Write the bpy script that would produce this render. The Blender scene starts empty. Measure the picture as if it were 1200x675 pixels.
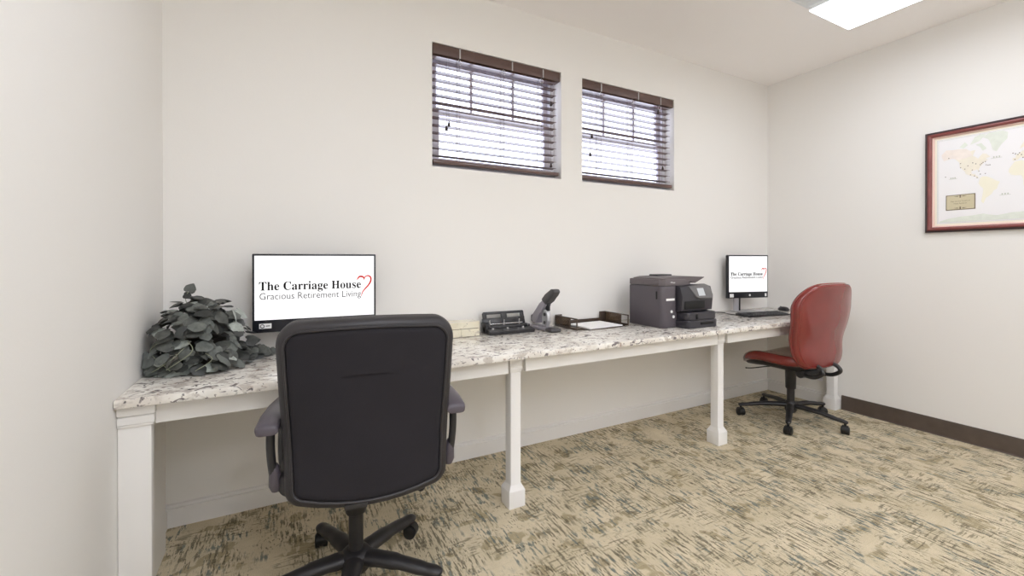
import bpy, bmesh, math, random
from mathutils import Vector, Matrix
PI = math.pi
rad = math.radians
S = bpy.context.scene
COL = S.collection

# ------------------------------------------------------------------ camera, world, exposure
F, YAW, PITCH, ROLL, CY = 508.16, 0.4861, -0.0031, -0.0004, 305.03
EYE = Vector((0, 0, 1.2))
fw = Vector((math.sin(YAW), math.cos(YAW), 0)); rt = Vector((math.cos(YAW), -math.sin(YAW), 0)); up = Vector((0, 0, 1))
fw2 = fw*math.cos(PITCH)+up*math.sin(PITCH); up2 = up*math.cos(PITCH)-fw*math.sin(PITCH)
rt3 = rt*math.cos(ROLL)+up2*math.sin(ROLL); up3 = up2*math.cos(ROLL)-rt*math.sin(ROLL)
cd = bpy.data.cameras.new('camera'); cam = bpy.data.objects.new('camera', cd); COL.objects.link(cam)
M = Matrix((rt3, up3, -fw2)).transposed().to_4x4(); M.translation = EYE
cam.matrix_world = M
cd.sensor_width = 36; cd.lens = F/1200*36; cd.shift_y = -(337.5-CY)/1200
cd.clip_start = 0.01
S.camera = cam
S.view_settings.view_transform = 'Standard'
S.view_settings.look = 'None'
S.view_settings.gamma = 1
S.view_settings.use_curve_mapping = False
S.view_settings.exposure = 0.0
LAMP = 14.5          # emission strength of the ceiling fixtures' lenses
SKY = 3.8
w = bpy.data.worlds.new('sky'); S.world = w; w.use_nodes = True
w.node_tree.nodes['Background'].inputs[0].default_value = (0.88, 0.90, 1.0, 1)
w.node_tree.nodes['Background'].inputs[1].default_value = SKY
S.cycles.max_bounces = 12
S.cycles.diffuse_bounces = 8
S.cycles.transparent_max_bounces = 16
S.cycles.sample_clamp_indirect = 6

# ------------------------------------------------------------------ room dimensions
X0, X1, Y1, YF, H = -0.472, 3.947, 2.433, -2.6, 2.79
YC, ZC, TC = 1.782, 0.756, 0.030         # counter front edge, counter top, slab thickness
W1 = (0.764, 1.661, 1.738, 2.457)
W2 = (1.836, 2.734, 1.738, 2.455)

# ------------------------------------------------------------------ materials
def lin(c):
    return tuple(((v/255)/12.92 if v/255 <= 0.04045 else ((v/255+0.055)/1.055)**2.4) for v in c)+(1,)
def mat(name, rgb, rough=0.5, metal=0.0, spec=0.5, coat=0.0, bump=0, bscale=200, var=0, vscale=6):
    m = bpy.data.materials.new(name); m.use_nodes = True
    nt = m.node_tree; b = nt.nodes['Principled BSDF']
    c = lin(rgb)
    b.inputs['Base Color'].default_value = c
    b.inputs['Roughness'].default_value = rough
    b.inputs['Metallic'].default_value = metal
    b.inputs['Specular IOR Level'].default_value = spec
    b.inputs['Coat Weight'].default_value = coat
    b.inputs['Coat Roughness'].default_value = 0.08
    tc = nt.nodes.new('ShaderNodeTexCoord')
    if bump:
        n = nt.nodes.new('ShaderNodeTexNoise'); n.inputs['Scale'].default_value = bscale; n.inputs['Detail'].default_value = 3
        nt.links.new(tc.outputs['Object'], n.inputs['Vector'])
        bp = nt.nodes.new('ShaderNodeBump'); bp.inputs['Strength'].default_value = bump; bp.inputs['Distance'].default_value = 0.002
        nt.links.new(n.outputs['Fac'], bp.inputs['Height']); nt.links.new(bp.outputs['Normal'], b.inputs['Normal'])
    if var:
        n = nt.nodes.new('ShaderNodeTexNoise'); n.inputs['Scale'].default_value = vscale; n.inputs['Detail'].default_value = 4
        nt.links.new(tc.outputs['Object'], n.inputs['Vector'])
        r = nt.nodes.new('ShaderNodeValToRGB')
        r.color_ramp.elements[0].position = 0.3; r.color_ramp.elements[1].position = 0.7
        r.color_ramp.elements[0].color = tuple(v*(1-var) for v in c[:3])+(1,)
        r.color_ramp.elements[1].color = tuple(min(1, v*(1+var)) for v in c[:3])+(1,)
        nt.links.new(n.outputs['Fac'], r.inputs['Fac']); nt.links.new(r.outputs['Color'], b.inputs['Base Color'])
    return m
def emis(name, rgb, s):
    m = bpy.data.materials.new(name); m.use_nodes = True
    b = m.node_tree.nodes['Principled BSDF']
    b.inputs['Base Color'].default_value = (0.02, 0.02, 0.02, 1); b.inputs['Roughness'].default_value = 0.3
    b.inputs['Emission Color'].default_value = rgb+(1,); b.inputs['Emission Strength'].default_value = s
    return m

M_wall = mat('wall_paint', (235, 233, 230), 0.75, spec=0.2, bump=0.12, bscale=120)
M_ceil = mat('ceiling_paint', (246, 243, 242), 0.9, spec=0.1)
M_trim = mat('white_gloss_paint', (230, 228, 226), 0.35)
M_vinyl = mat('white_vinyl', (228, 228, 235), 0.4)
M_vinyl2 = mat('window_sash_vinyl', (214, 210, 220), 0.4)
M_brownbase = mat('dark_rubber_base', (84, 72, 64), 0.45, var=0.15, vscale=14)
M_slat = mat('walnut_stained_slat', (84, 56, 50), 0.32, coat=0.5, var=0.15, vscale=8)
M_valance = mat('walnut_valance', (92, 70, 64), 0.4, var=0.12, vscale=8)
M_cord = mat('pale_cord', (216, 212, 214), 0.8)
M_cordd = mat('brown_cord', (96, 78, 78), 0.8)
M_tassel = mat('dark_wood_tassel', (50, 36, 34), 0.4)
M_black = mat('black_plastic', (34, 32, 34), 0.42, bump=0.15, bscale=500)
M_black2 = mat('satin_black_plastic', (40, 39, 42), 0.3)
M_rubber = mat('caster_black', (22, 22, 24), 0.4)
M_fabric = mat('black_fabric_panel', (42, 40, 44), 0.9, spec=0.2, bump=0.5, bscale=700, var=0.08, vscale=5)
M_leather = mat('charcoal_leather', (43, 40, 43), 0.5, bump=0.35, bscale=260, var=0.12, vscale=5)
M_armpad = mat('grey_plastic_armpad', (84, 78, 86), 0.38)
M_red = mat('red_leather', (126, 44, 40), 0.26, coat=0.6, bump=0.06, bscale=160, var=0.07, vscale=7)
M_redpipe = mat('red_piping', (140, 56, 50), 0.32)
M_bezel = mat('monitor_black', (28, 29, 36), 0.3)
M_screen = emis('lit_screen', (1, 1, 1), 1.15)
M_ink = mat('screen_ink', (26, 22, 24), 0.9, spec=0)
M_inkg = mat('screen_grey_ink', (92, 88, 92), 0.9, spec=0)
M_heart = mat('screen_red', (226, 60, 56), 0.9, spec=0)
M_label = mat('white_sticker', (240, 240, 240), 0.6)
M_silver = mat('brushed_silver', (196, 196, 200), 0.3, metal=0.7)
M_chrome = mat('chrome', (210, 210, 214), 0.12, metal=1)
M_printer = mat('printer_charcoal', (86, 80, 86), 0.45, bump=0.1, bscale=600)
M_printer2 = mat('printer_dark', (54, 52, 58), 0.35)
M_printlid = mat('printer_lid_grey', (104, 97, 100), 0.5)
M_panel = mat('control_panel_grey', (108, 106, 108), 0.3)
M_lcd = emis('small_lcd', (0.78, 0.80, 0.82), 0.75)
M_hole = mat('slot_black', (10, 10, 12), 0.6)
M_grey = mat('stapler_grey', (152, 148, 156), 0.35)
M_dkgrey = mat('stapler_dark_grip', (72, 70, 72), 0.5)
M_smokeframe = mat('smoked_acrylic_edge', (78, 66, 58), 0.25)
M_paper = mat('white_paper', (246, 245, 246), 0.8)
M_mahog = mat('mahogany_frame', (128, 66, 64), 0.25, coat=0.4, var=0.15, vscale=20)
M_mahogd = mat('dark_frame_edge', (62, 46, 50), 0.3)
M_fillet = mat('pink_cream_fillet', (222, 190, 180), 0.5)
M_mat = mat('cream_matboard', (244, 238, 222), 0.7)
M_map = mat('map_sea_paper', (240, 239, 241), 0.5, coat=0.2)
M_mapline = mat('map_grey_line', (196, 200, 190), 0.6)
M_land1 = mat('map_land_cream', (238, 232, 218), 0.6, var=0.03, vscale=30)
M_land2 = mat('map_land_peach', (240, 231, 224), 0.6, var=0.05, vscale=30)
M_land3 = mat('map_land_green', (224, 229, 220), 0.6, var=0.05, vscale=30)
M_land4 = mat('map_land_yellow', (240, 236, 218), 0.6)
M_pin = mat('map_pin', (96, 84, 72), 0.5)
M_plaque = mat('tan_plaque', (206, 196, 166), 0.5)
M_plaqued = mat('plaque_dark', (122, 110, 92), 0.5)
M_leaf = [mat('ivy_leaf_dark', (76, 78, 74), 0.55, var=0.3, vscale=60), mat('ivy_leaf_mid', (98, 102, 98), 0.55, var=0.25, vscale=60),
          mat('ivy_leaf_pale', (158, 164, 158), 0.6, var=0.2, vscale=60), mat('ivy_leaf_deep', (50, 52, 50), 0.5, var=0.3, vscale=60)]
M_vine = mat('ivy_stem', (140, 144, 122), 0.7)
M_pot = mat('dark_wicker', (44, 40, 34), 0.8, bump=0.6, bscale=120)
M_lens = emis('lamp_lens', (0.925, 0.965, 1.035), LAMP)
M_lens_dim = emis('dimmed_lamp_lens', (0.925, 0.965, 1.035), LAMP*.5)  # weaker lens for the corner fixture, so the nearby wall stays even
M_housing = mat('lamp_housing', (226, 230, 234), 0.4)

def carpet():
    m = bpy.data.materials.new('woven_streak_carpet'); m.use_nodes = True
    nt = m.node_tree; N = nt.nodes; L = nt.links; b = N['Principled BSDF']
    b.inputs['Roughness'].default_value = 0.95; b.inputs['Specular IOR Level'].default_value = 0.1
    tc = N.new('ShaderNodeTexCoord')
    def noise(sx, sy, detail=2, off=0, rough=0.5, dist=0):
        mp = N.new('ShaderNodeMapping'); mp.inputs['Scale'].default_value = (sx, sy, 1); mp.inputs['Location'].default_value = (off, off*1.7, 0)
        L.new(tc.outputs['Object'], mp.inputs['Vector'])
        n = N.new('ShaderNodeTexNoise'); n.noise_dimensions = '2D'; n.inputs['Scale'].default_value = 1; n.inputs['Detail'].default_value = detail
        n.inputs['Roughness'].default_value = rough; n.inputs['Distortion'].default_value = dist
        L.new(mp.outputs[0], n.inputs['Vector']); return n.outputs['Fac']
    def ramp(v, a, c):
        r = N.new('ShaderNodeMapRange'); r.inputs['From Min'].default_value = a; r.inputs['From Max'].default_value = c
        L.new(v, r.inputs['Value']); return r.outputs[0]
    def op(o, a, c):
        k = N.new('ShaderNodeMath'); k.operation = o
        for i, v in enumerate((a, c)):
            if isinstance(v, (int, float)): k.inputs[i].default_value = v
            else: L.new(v, k.inputs[i])
        return k.outputs[0]
    def mix(f, a, c):
        k = N.new('ShaderNodeMix'); k.data_type = 'RGBA'
        L.new(f, k.inputs['Factor'])
        for i, v in ((6, a), (7, c)):
            if isinstance(v, tuple): k.inputs[i].default_value = v
            else: L.new(v, k.inputs[i])
        return k.outputs[2]
    base = mix(ramp(noise(5, 5, 3, 3), 0.35, 0.65), lin((228, 214, 186)), lin((212, 198, 169)))
    # olive patches
    ol = op('MULTIPLY', ramp(noise(7, 9, 2, 11), 0.60, 0.64), ramp(noise(70, 14, 2, 5), 0.36, 0.44))
    base = mix(op('MULTIPLY', ol, 0.65), base, lin((156, 140, 106)))
    # long streaks across the room's depth
    s1 = op('MULTIPLY', ramp(noise(85, 11, 4, 1, 0.65), 0.53, 0.56), ramp(noise(6, 4.5, 3, 21), 0.42, 0.54))
    base = mix(op('MULTIPLY', s1, 0.8), base, lin((104, 96, 80)))
    # blue grey dashes
    s2 = op('MULTIPLY', ramp(noise(60, 12, 3, 31, 0.6), 0.55, 0.59), ramp(noise(6.5, 5, 2, 41), 0.50, 0.58))
    base = mix(op('MULTIPLY', s2, 0.85), base, lin((114, 123, 120)))
    # short cross weave
    s3 = op('MULTIPLY', ramp(noise(12, 80, 3, 51, 0.6), 0.56, 0.60), ramp(noise(5, 6, 2, 61), 0.52, 0.62))
    base = mix(op('MULTIPLY', s3, 0.7), base, lin((122, 112, 92)))
    # dark dots of yarn
    s4 = op('MULTIPLY', ramp(noise(130, 45, 2, 71), 0.62, 0.66), ramp(noise(9, 7, 2, 81), 0.45, 0.6))
    base = mix(op('MULTIPLY', s4, 0.75), base, lin((76, 70, 60)))
    # pale picks breaking the streaks
    s5 = ramp(noise(10, 150, 2, 91), 0.60, 0.66)
    base = mix(op('MULTIPLY', s5, 0.45), base, lin((210, 196, 164)))
    g = noise(420, 420, 2, 7)
    base2 = N.new('ShaderNodeMix'); base2.data_type = 'RGBA'; base2.blend_type = 'MULTIPLY'; base2.inputs['Factor'].default_value = 0.5
    L.new(base, base2.inputs[6])
    rr = N.new('ShaderNodeValToRGB'); rr.color_ramp.elements[0].position = 0.3; rr.color_ramp.elements[1].position = 0.65
    rr.color_ramp.elements[0].color = (0.45, 0.45, 0.45, 1); rr.color_ramp.elements[1].color = (1, 1, 1, 1)
    L.new(g, rr.inputs['Fac']); L.new(rr.outputs['Color'], base2.inputs[7])
    L.new(base2.outputs[2], b.inputs['Base Color'])
    bp = N.new('ShaderNodeBump'); bp.inputs['Strength'].default_value = 0.6; bp.inputs['Distance'].default_value = 0.003
    L.new(g, bp.inputs['Height']); L.new(bp.outputs['Normal'], b.inputs['Normal'])
    return m

def granite(name, base1, base2, dark, amt=0.0):
    m = bpy.data.materials.new(name); m.use_nodes = True
    nt = m.node_tree; N = nt.nodes; L = nt.links; b = N['Principled BSDF']
    b.inputs['Roughness'].default_value = 0.16; b.inputs['Specular IOR Level'].default_value = 0.5
    tc = N.new('ShaderNodeTexCoord')
    def noise(sc, detail, off, sx=1, sy=1, dist=0.3):
        mp = N.new('ShaderNodeMapping'); mp.inputs['Scale'].default_value = (sx, sy, 1); mp.inputs['Location'].default_value = (off, off, off)
        L.new(tc.outputs['Object'], mp.inputs['Vector'])
        n = N.new('ShaderNodeTexNoise'); n.inputs['Scale'].default_value = sc; n.inputs['Detail'].default_value = detail; n.inputs['Distortion'].default_value = dist
        L.new(mp.outputs[0], n.inputs['Vector']); return n.outputs['Fac']
    def step(v, a, c, hi=1):
        r = N.new('ShaderNodeMapRange'); r.inputs['From Min'].default_value = a; r.inputs['From Max'].default_value = c; r.inputs['To Max'].default_value = hi
        L.new(v, r.inputs['Value']); return r.outputs[0]
    def mix(f, a, c):
        k = N.new('ShaderNodeMix'); k.data_type = 'RGBA'; L.new(f, k.inputs['Factor'])
        for i, v in ((6, a), (7, c)):
            if isinstance(v, tuple): k.inputs[i].default_value = v
            else: L.new(v, k.inputs[i])
        return k.outputs[2]
    c = mix(step(noise(9, 4, 1), 0.4, 0.62), lin(base1), lin(base2))
    c = mix(step(noise(22, 4, 4, 0.8, 1), 0.56+amt, 0.63+amt, 0.7), c, lin((178, 168, 160)))
    c = mix(step(noise(34, 5, 9, 0.7, 1, 0.8), 0.60+amt, 0.645+amt, 0.9), c, lin(dark))
    c = mix(step(noise(60, 4, 14), 0.63+amt, 0.68+amt, 0.85), c, lin((84, 78, 80)))
    c = mix(step(noise(48, 3, 24), 0.66+amt, 0.71+amt, 0.7), c, lin((140, 104, 88)))
    L.new(c, b.inputs['Base Color'])
    return m
M_carpet = carpet()
M_granite = granite('white_granite', (240, 237, 231), (222, 216, 208), (104, 96, 98), -.012)
M_stone = granite('cream_stone', (232, 226, 206), (222, 214, 192), (176, 166, 140), 0.05)
def smoked():
    m = bpy.data.materials.new('smoked_acrylic'); m.use_nodes = True
    nt = m.node_tree; N = nt.nodes; b = N['Principled BSDF']; b.inputs['Base Color'].default_value = lin((86, 70, 56)); b.inputs['Roughness'].default_value = 0.15
    t = N.new('ShaderNodeBsdfTransparent'); t.inputs[0].default_value = (0.62, 0.52, 0.42, 1)
    x = N.new('ShaderNodeMixShader'); x.inputs[0].default_value = 0.55
    nt.links.new(t.outputs[0], x.inputs[1]); nt.links.new(b.outputs[0], x.inputs[2]); nt.links.new(x.outputs[0], N['Material Output'].inputs['Surface'])
    return m
M_smoke = smoked()
def glass():
    m = bpy.data.materials.new('window_glass'); m.use_nodes = True
    nt = m.node_tree; N = nt.nodes
    t = N.new('ShaderNodeBsdfTransparent'); t.inputs[0].default_value = (0.95, 0.96, 1, 1)
    g = N.new('ShaderNodeBsdfGlossy'); g.inputs['Roughness'].default_value = 0.02
    x = N.new('ShaderNodeMixShader'); x.inputs[0].default_value = 0.06
    nt.links.new(t.outputs[0], x.inputs[1]); nt.links.new(g.outputs[0], x.inputs[2]); nt.links.new(x.outputs[0], N['Material Output'].inputs['Surface'])
    return m
M_glass = glass()

# ------------------------------------------------------------------ mesh helpers
def mk(name, bm, mats, parent=None, smooth=40, kind=None):
    bmesh.ops.recalc_face_normals(bm, faces=bm.faces[:])
    me = bpy.data.meshes.new(name); bm.to_mesh(me); bm.free()
    for m in (mats if isinstance(mats, (list, tuple)) else [mats]): me.materials.append(m)
    if smooth:
        for p in me.polygons: p.use_smooth = True
        me.set_sharp_from_angle(angle=rad(smooth))
    o = bpy.data.objects.new(name, me); COL.objects.link(o)
    if parent: o.parent = parent
    if kind: o['kind'] = kind
    return o
def thing(name, label, cat, loc=(0, 0, 0), rz=0, group=None):
    o = bpy.data.objects.new(name, None); COL.objects.link(o); o.empty_display_size = 0.05
    o.location = loc; o.rotation_euler = (0, 0, rz); o['label'] = label; o['category'] = cat
    if group: o['group'] = group
    return o
def B(): return bmesh.new()
def setmat(bm, verts, mi):
    if mi:
        fs = {f for v in verts for f in v.link_faces}
        for f in fs: f.material_index = mi
def box(bm, c, s, bev=0, seg=2, rot=None, mi=0):
    m = Matrix.Translation(c) @ (rot.to_4x4() if rot else Matrix.Identity(4)) @ Matrix.Diagonal((s[0], s[1], s[2], 1))
    vs = bmesh.ops.create_cube(bm, size=1, matrix=m)['verts']
    setmat(bm, vs, mi)
    if bev:
        es = {e for v in vs for e in v.link_edges}
        bmesh.ops.bevel(bm, geom=list(es), offset=bev, segments=seg, profile=0.5, affect='EDGES')
def bx(bm, x0, x1, y0, y1, z0, z1, bev=0, seg=2, mi=0):
    box(bm, ((x0+x1)/2, (y0+y1)/2, (z0+z1)/2), (abs(x1-x0), abs(y1-y0), abs(z1-z0)), bev, seg, None, mi)
def ringloft(bm, rings, cap=True, closed=True, mi=0):
    vr = [[bm.verts.new(p) for p in r] for r in rings]
    n = len(vr[0]); fs = []
    for a, b in zip(vr[:-1], vr[1:]):
        for i in range(n if closed else n-1):
            j = (i+1) % n
            fs.append(bm.faces.new((a[i], a[j], b[j], b[i])))
    if cap:
        fs.append(bm.faces.new(vr[0])); fs.append(bm.faces.new(vr[-1][::-1]))
    for f in fs: f.material_index = mi
    return vr
def tube(bm, pts, r, seg=10, sz=1.0, mi=0, closed=False):
    pts = [Vector(p) for p in pts]; n = len(pts)
    rs = r if isinstance(r, (list, tuple)) else [r]*n
    rings = []; prev = None
    for i, p in enumerate(pts):
        if closed: t = pts[(i+1) % n]-pts[i-1]
        else: t = (pts[min(i+1, n-1)]-pts[max(i-1, 0)])
        t.normalize()
        if prev is None:
            a = Vector((0, 0, 1)) if abs(t.z) < 0.9 else Vector((0, 1, 0))
            nx = t.cross(a).normalized()
        else:
            nx = (prev-t*prev.dot(t)).normalized()
        prev = nx; ny = nx.cross(t)
        rings.append([p+(nx*math.cos(2*PI*k/seg)+ny*math.sin(2*PI*k/seg)*sz)*rs[i] for k in range(seg)])
    if closed:
        rings.append(rings[0]); ringloft(bm, rings, cap=False, mi=mi)
        bmesh.ops.remove_doubles(bm, verts=bm.verts[:], dist=1e-6)
    else: ringloft(bm, rings, mi=mi)
def cyl(bm, p0, p1, r0, r1=None, seg=24, mi=0):
    tube(bm, [p0, p1], [r0, r0 if r1 is None else r1], seg, mi=mi)
def lathe(bm, prof, c=(0, 0, 0), seg=32, mi=0):
    ringloft(bm, [[(c[0]+r*math.cos(2*PI*k/seg), c[1]+r*math.sin(2*PI*k/seg), c[2]+z) for k in range(seg)] for r, z in prof], mi=mi)
def prism(bm, poly, d0, d1, axis='y', bev=0, mi=0):
    """poly of (a,b) extruded along axis from d0 to d1"""
    def P(a, b, d): return {'y': (a, d, b), 'x': (d, a, b), 'z': (a, b, d)}[axis]
    v0 = [bm.verts.new(P(a, b, d0)) for a, b in poly]; v1 = [bm.verts.new(P(a, b, d1)) for a, b in poly]
    n = len(poly); fs = [bm.faces.new(v0), bm.faces.new(v1[::-1])]
    for i in range(n):
        j = (i+1) % n; fs.append(bm.faces.new((v0[j], v0[i], v1[i], v1[j])))
    for f in fs: f.material_index = mi
    if bev:
        bmesh.ops.bevel(bm, geom=list({e for f in fs[:2] for e in f.edges}), offset=bev, segments=2, profile=0.5, affect='EDGES')
def bez(p0, p1, p2, p3, n=12):
    out = []
    for i in range(n+1):
        t = i/n; u = 1-t
        out.append(Vector(p0)*u**3+Vector(p1)*3*u*u*t+Vector(p2)*3*u*t*t+Vector(p3)*t**3)
    return out
def smoothpath(pts, n=6):
    pts = [Vector(p) for p in pts]; out = []
    for i in range(len(pts)-1):
        a = pts[max(i-1, 0)]; b = pts[i]; c = pts[i+1]; d = pts[min(i+2, len(pts)-1)]
        for k in range(n):
            t = k/n
            out.append(0.5*((2*b)+(c-a)*t+(2*a-5*b+4*c-d)*t*t+(3*b-a-3*c+d)*t**3))
    out.append(pts[-1]); return out
def text_mesh(name, body, width, mats, parent, loc, rot, height=None, off=0.0, align='LEFT'):
    c = bpy.data.curves.new(name, 'FONT'); c.body = body; c.size = 1; c.offset = off; c.resolution_u = 3
    o = bpy.data.objects.new(name, c); COL.objects.link(o)
    dg = bpy.context.evaluated_depsgraph_get()
    me = bpy.data.meshes.new_from_object(o.evaluated_get(dg))
    bpy.data.objects.remove(o)
    xs = [v.co.x for v in me.vertices]; mn, mx = min(xs), max(xs)
    k = width/(mx-mn); kh = k if height is None else height/0.73
    dx = -mn if align == 'LEFT' else -(mn+mx)/2
    for v in me.vertices: v.co.x = (v.co.x+dx)*k; v.co.y *= kh
    me.materials.clear(); me.materials.append(mats)
    ob = bpy.data.objects.new(name, me); COL.objects.link(ob); ob.parent = parent
    ob.location = loc; ob.rotation_euler = rot
    return ob
def copy_tree(o, parent=None):
    c = o.copy(); COL.objects.link(c)
    if parent: c.parent = parent
    for ch in list(o.children): copy_tree(ch, c)
    return c

# ------------------------------------------------------------------ room shell
b = B(); bx(b, X0-.2, X1+.2, YF-.2, Y1+.02, -0.1, 0); mk('floor', b, M_carpet, kind='structure', smooth=0)
b = B(); bx(b, X0-.2, X1+.2, YF-.2, Y1+.2, H, H+.1); mk('ceiling', b, M_ceil, kind='structure', smooth=0)
b = B(); bx(b, X0-.15, X0, YF-.15, Y1+.16, -.05, H+.05); mk('wall_left', b, M_wall, kind='structure', smooth=0)
b = B(); bx(b, X1, X1+.15, YF-.15, Y1+.16, -.05, H+.05); mk('wall_right', b, M_wall, kind='structure', smooth=0)
b = B(); bx(b, X0, X1, YF-.15, YF, -.05, H+.05); mk('wall_front', b, M_wall, kind='structure', smooth=0)
b = B()
TW = 0.16
xs = [X0-.01, W1[0], W1[1], W2[0], W2[1], X1+.01]
for i in (0, 2, 4): bx(b, xs[i], xs[i+1], Y1, Y1+TW, -.05, H+.05)
for w_ in (W1, W2):
    bx(b, w_[0], w_[1], Y1, Y1+TW, -.05, w_[2]); bx(b, w_[0], w_[1], Y1, Y1+TW, w_[3], H+.05)
mk('wall_back', b, M_wall, kind='structure', smooth=0)

def baseprof(h, t):          # (offset from wall, z)
    return [(0, 0), (t, 0), (t, h*.80), (t*.55, h*.84), (t*.75, h*.88), (t*.6, h*.95), (0, h)]
b = B(); prism(b, [(Y1-o, z) for o, z in baseprof(.102, .016)], X0, X1, 'x'); mk('baseboard_back', b, M_trim, kind='structure', smooth=30)
b = B(); prism(b, [(X1-o, z) for o, z in baseprof(.102, .016)], 1.90, Y1-.016, 'y'); mk('baseboard_right', b, M_trim, kind='structure', smooth=30)
b = B(); prism(b, [(X0+o, z) for o, z in baseprof(.102, .016)], 2.236, Y1-.016, 'y'); mk('baseboard_left', b, M_trim, kind='structure', smooth=30)
b = B(); prism(b, [(X1-o, z) for o, z in [(0, 0), (.016, 0), (.011, .008), (.009, .10), (.005, .112), (0, .112)]], YF, 1.829, 'y')
mk('trim_1', b, M_brownbase, kind='structure', smooth=30)

# windows: vinyl double-hung units set in the openings
def window(i, W, dy=0):
    r = bpy.data.objects.new('window_%d' % i, None); COL.objects.link(r); r['kind'] = 'structure'
    r.location = ((W[0]+W[1])/2, Y1+.12, W[2])
    w2 = (W[1]-W[0])/2; h = W[3]-W[2]
    b = B(); t = .032
    bx(b, -w2, -w2+t, -.03, .035, 0, h, .003); bx(b, w2-t, w2, -.03, .035, 0, h, .003)
    bx(b, -w2+t, w2-t, -.03, .035, 0, t, .003); bx(b, -w2+t, w2-t, -.03, .035, h-t, h, .003)
    mk('window_frame', b, M_vinyl, r)
    m = h*.50; s = .042; a = w2-t
    b = B()     # lower sash, inner track
    bx(b, -a, -a+s, -.024, .002, t, m+.02, .003); bx(b, a-s, a, -.024, .002, t, m+.02, .003)
    bx(b, -a+s, a-s, -.024, .002, t, t+s, .003); bx(b, -a+s, a-s, -.024, .002, m-.025, m+.02, .003)
    lo = mk('lower_sash', b, M_vinyl2, r)
    b = B(); bx(b, -a+s, a-s, -.013, -.009, t+s, m-.025); mk('pane', b, M_glass, lo, smooth=0)
    b = B()
    bx(b, -a, -a+s*.8, .006, .03, m-.02, h-t, .003); bx(b, a-s*.8, a, .006, .03, m-.02, h-t, .003)
    bx(b, -a+s*.8, a-s*.8, .006, .03, h-t-s*.8, h-t, .003); bx(b, -a+s*.8, a-s*.8, .006, .03, m-.02, m+.015, .003)
    for k in (-1, 1): bx(b, k*a*.36-.008, k*a*.36+.008, .012, .024, m+.015, h-t-s*.8)
    us = mk('upper_sash', b, M_vinyl2, r)
    b = B(); bx(b, -a+s*.8, a-s*.8, .016, .02, m+.015, h-t-s*.8); mk('pane', b, M_glass, us, smooth=0)
    return r
window(1, W1); window(2, W2)

# ------------------------------------------------------------------ built-in counter
b = B(); bx(b, X0+.001, X1-.001, YC, Y1-.001, ZC-TC, ZC, .004, 2)
top = mk('countertop', b, M_granite)
top['label'] = 'long white speckled granite countertop running wall to wall'; top['category'] = 'countertop'

desk = thing('desk_base', 'white painted wooden base carrying the long granite counter, with square posts', 'desk base', (0, 0, 0))
ZA0, ZA1 = .652, ZC-TC-.0005
segs = [(-.378, .950), (1.044, 2.458), (2.552, 3.848)]
for a, c in segs:
    b = B(); bx(b, a, c, YC+.052, YC+.072, ZA0, ZA1, .0015, 1); mk('apron', b, M_trim, desk)
def post(cx, cy):
    b = B()
    s = .028
    def sq(h, z): return [(cx-h, cy-h, z), (cx+h, cy-h, z), (cx+h, cy+h, z), (cx-h, cy+h, z)]
    ringloft(b, [sq(.044, 0.001), sq(.044, .080), sq(.042, .083), sq(.031, .104), sq(s, .110), sq(s, .652),
                 sq(.031, .655), sq(.031, .662), sq(.034, .667), sq(.034, .675), sq(.032, .678), sq(.037, .7255)])
    bmesh.ops.bevel(b, geom=[e for e in b.edges if abs(e.verts[0].co.z-e.verts[1].co.z) > .04], offset=.0025, segments=2, profile=.5, affect='EDGES')
    mk('leg', b, M_trim, desk, smooth=35)
for cx in (.997, 2.505, 3.897): post(cx, YC+.048+.047-.001)
b = B()   # pilaster at the left wall: boxed front with a capital, and a side panel behind
bx(b, X0+.001, -.385, YC+.040, YC+.075, 0.001, .655, .002)
for (z0, z1, e) in ((.655, .664, .006), (.664, .690, .010), (.690, .694, .006), (.694, .7255, .012)):
    bx(b, X0+.001, -.385+e, YC+.040-e, YC+.075, z0, z1, .0015, 1)
mk('corner_pilaster', b, M_trim, desk)
b = B(); bx(b, X0+.001, -.427, YC+.0755, 2.235, 0.001, .7255); mk('side_panel', b, M_trim, desk)

b = B(); bx(b, 0, .012, -.018, .018, .19, .30, .003); bx(b, -.004, .0, -.008, .008, .22, .27, .001)
o = mk('cable_raceway', b, M_vinyl); o.location = (X1-.0125, 1.985, 0)
o['label'] = 'small grey-white plastic raceway on the right wall under the counter'; o['category'] = 'cable cover'

# ------------------------------------------------------------------ ceiling fixtures
def fixture():
    t = thing('ceiling_light', 'white wraparound ceiling light with glowing lens near the corner', 'ceiling light', (3.06, .93, H), 0)
    d = .085; wt, wb, lt, lb = .335, .215, .62, .55
    def rect(a, l, z): return [(-a, -l, z), (a, -l, z), (a, l, z), (-a, l, z)]
    b = B(); ringloft(b, [rect(wt, lt, -.0005), rect(wt, lt, -.014), rect(wt-.02, lt-.012, -.018), rect(wb+.05, lb+.015, -.055), rect(wb+.012, lb+.01, -d+.004)], cap=False)
    for k in range(3):
        x = -wb-.035-k*.028; z = -.07+k*.017
        tube(b, [(x, -lb, z), (x, lb, z)], .003, 6)
    mk('housing', b, M_housing, t, smooth=20)
    b = B(); ringloft(b, [rect(wb+.0125, lb+.0105, -d+.006), rect(wb+.012, lb+.01, -d), rect(wb, lb, -d-.004)]); mk('lens', b, M_lens, t, smooth=20)
    return t
fx = fixture()
for (x, y, l) in ((.55, -1.75, 'added unseen wraparound fill light farthest from the counter on the left'), (1.8, -.75, 'added unseen wraparound fill light behind the camera in the middle of the room'), (.32, .1, 'added unseen wraparound fill light behind the camera on the left'), (3.06, -1.8, 'added unseen wraparound fill light farthest from the counter on the right')):
    c = copy_tree(fx); c.location = (x, y, H); c['label'] = l  # copies added out of view as fill, to even out the room light
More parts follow.
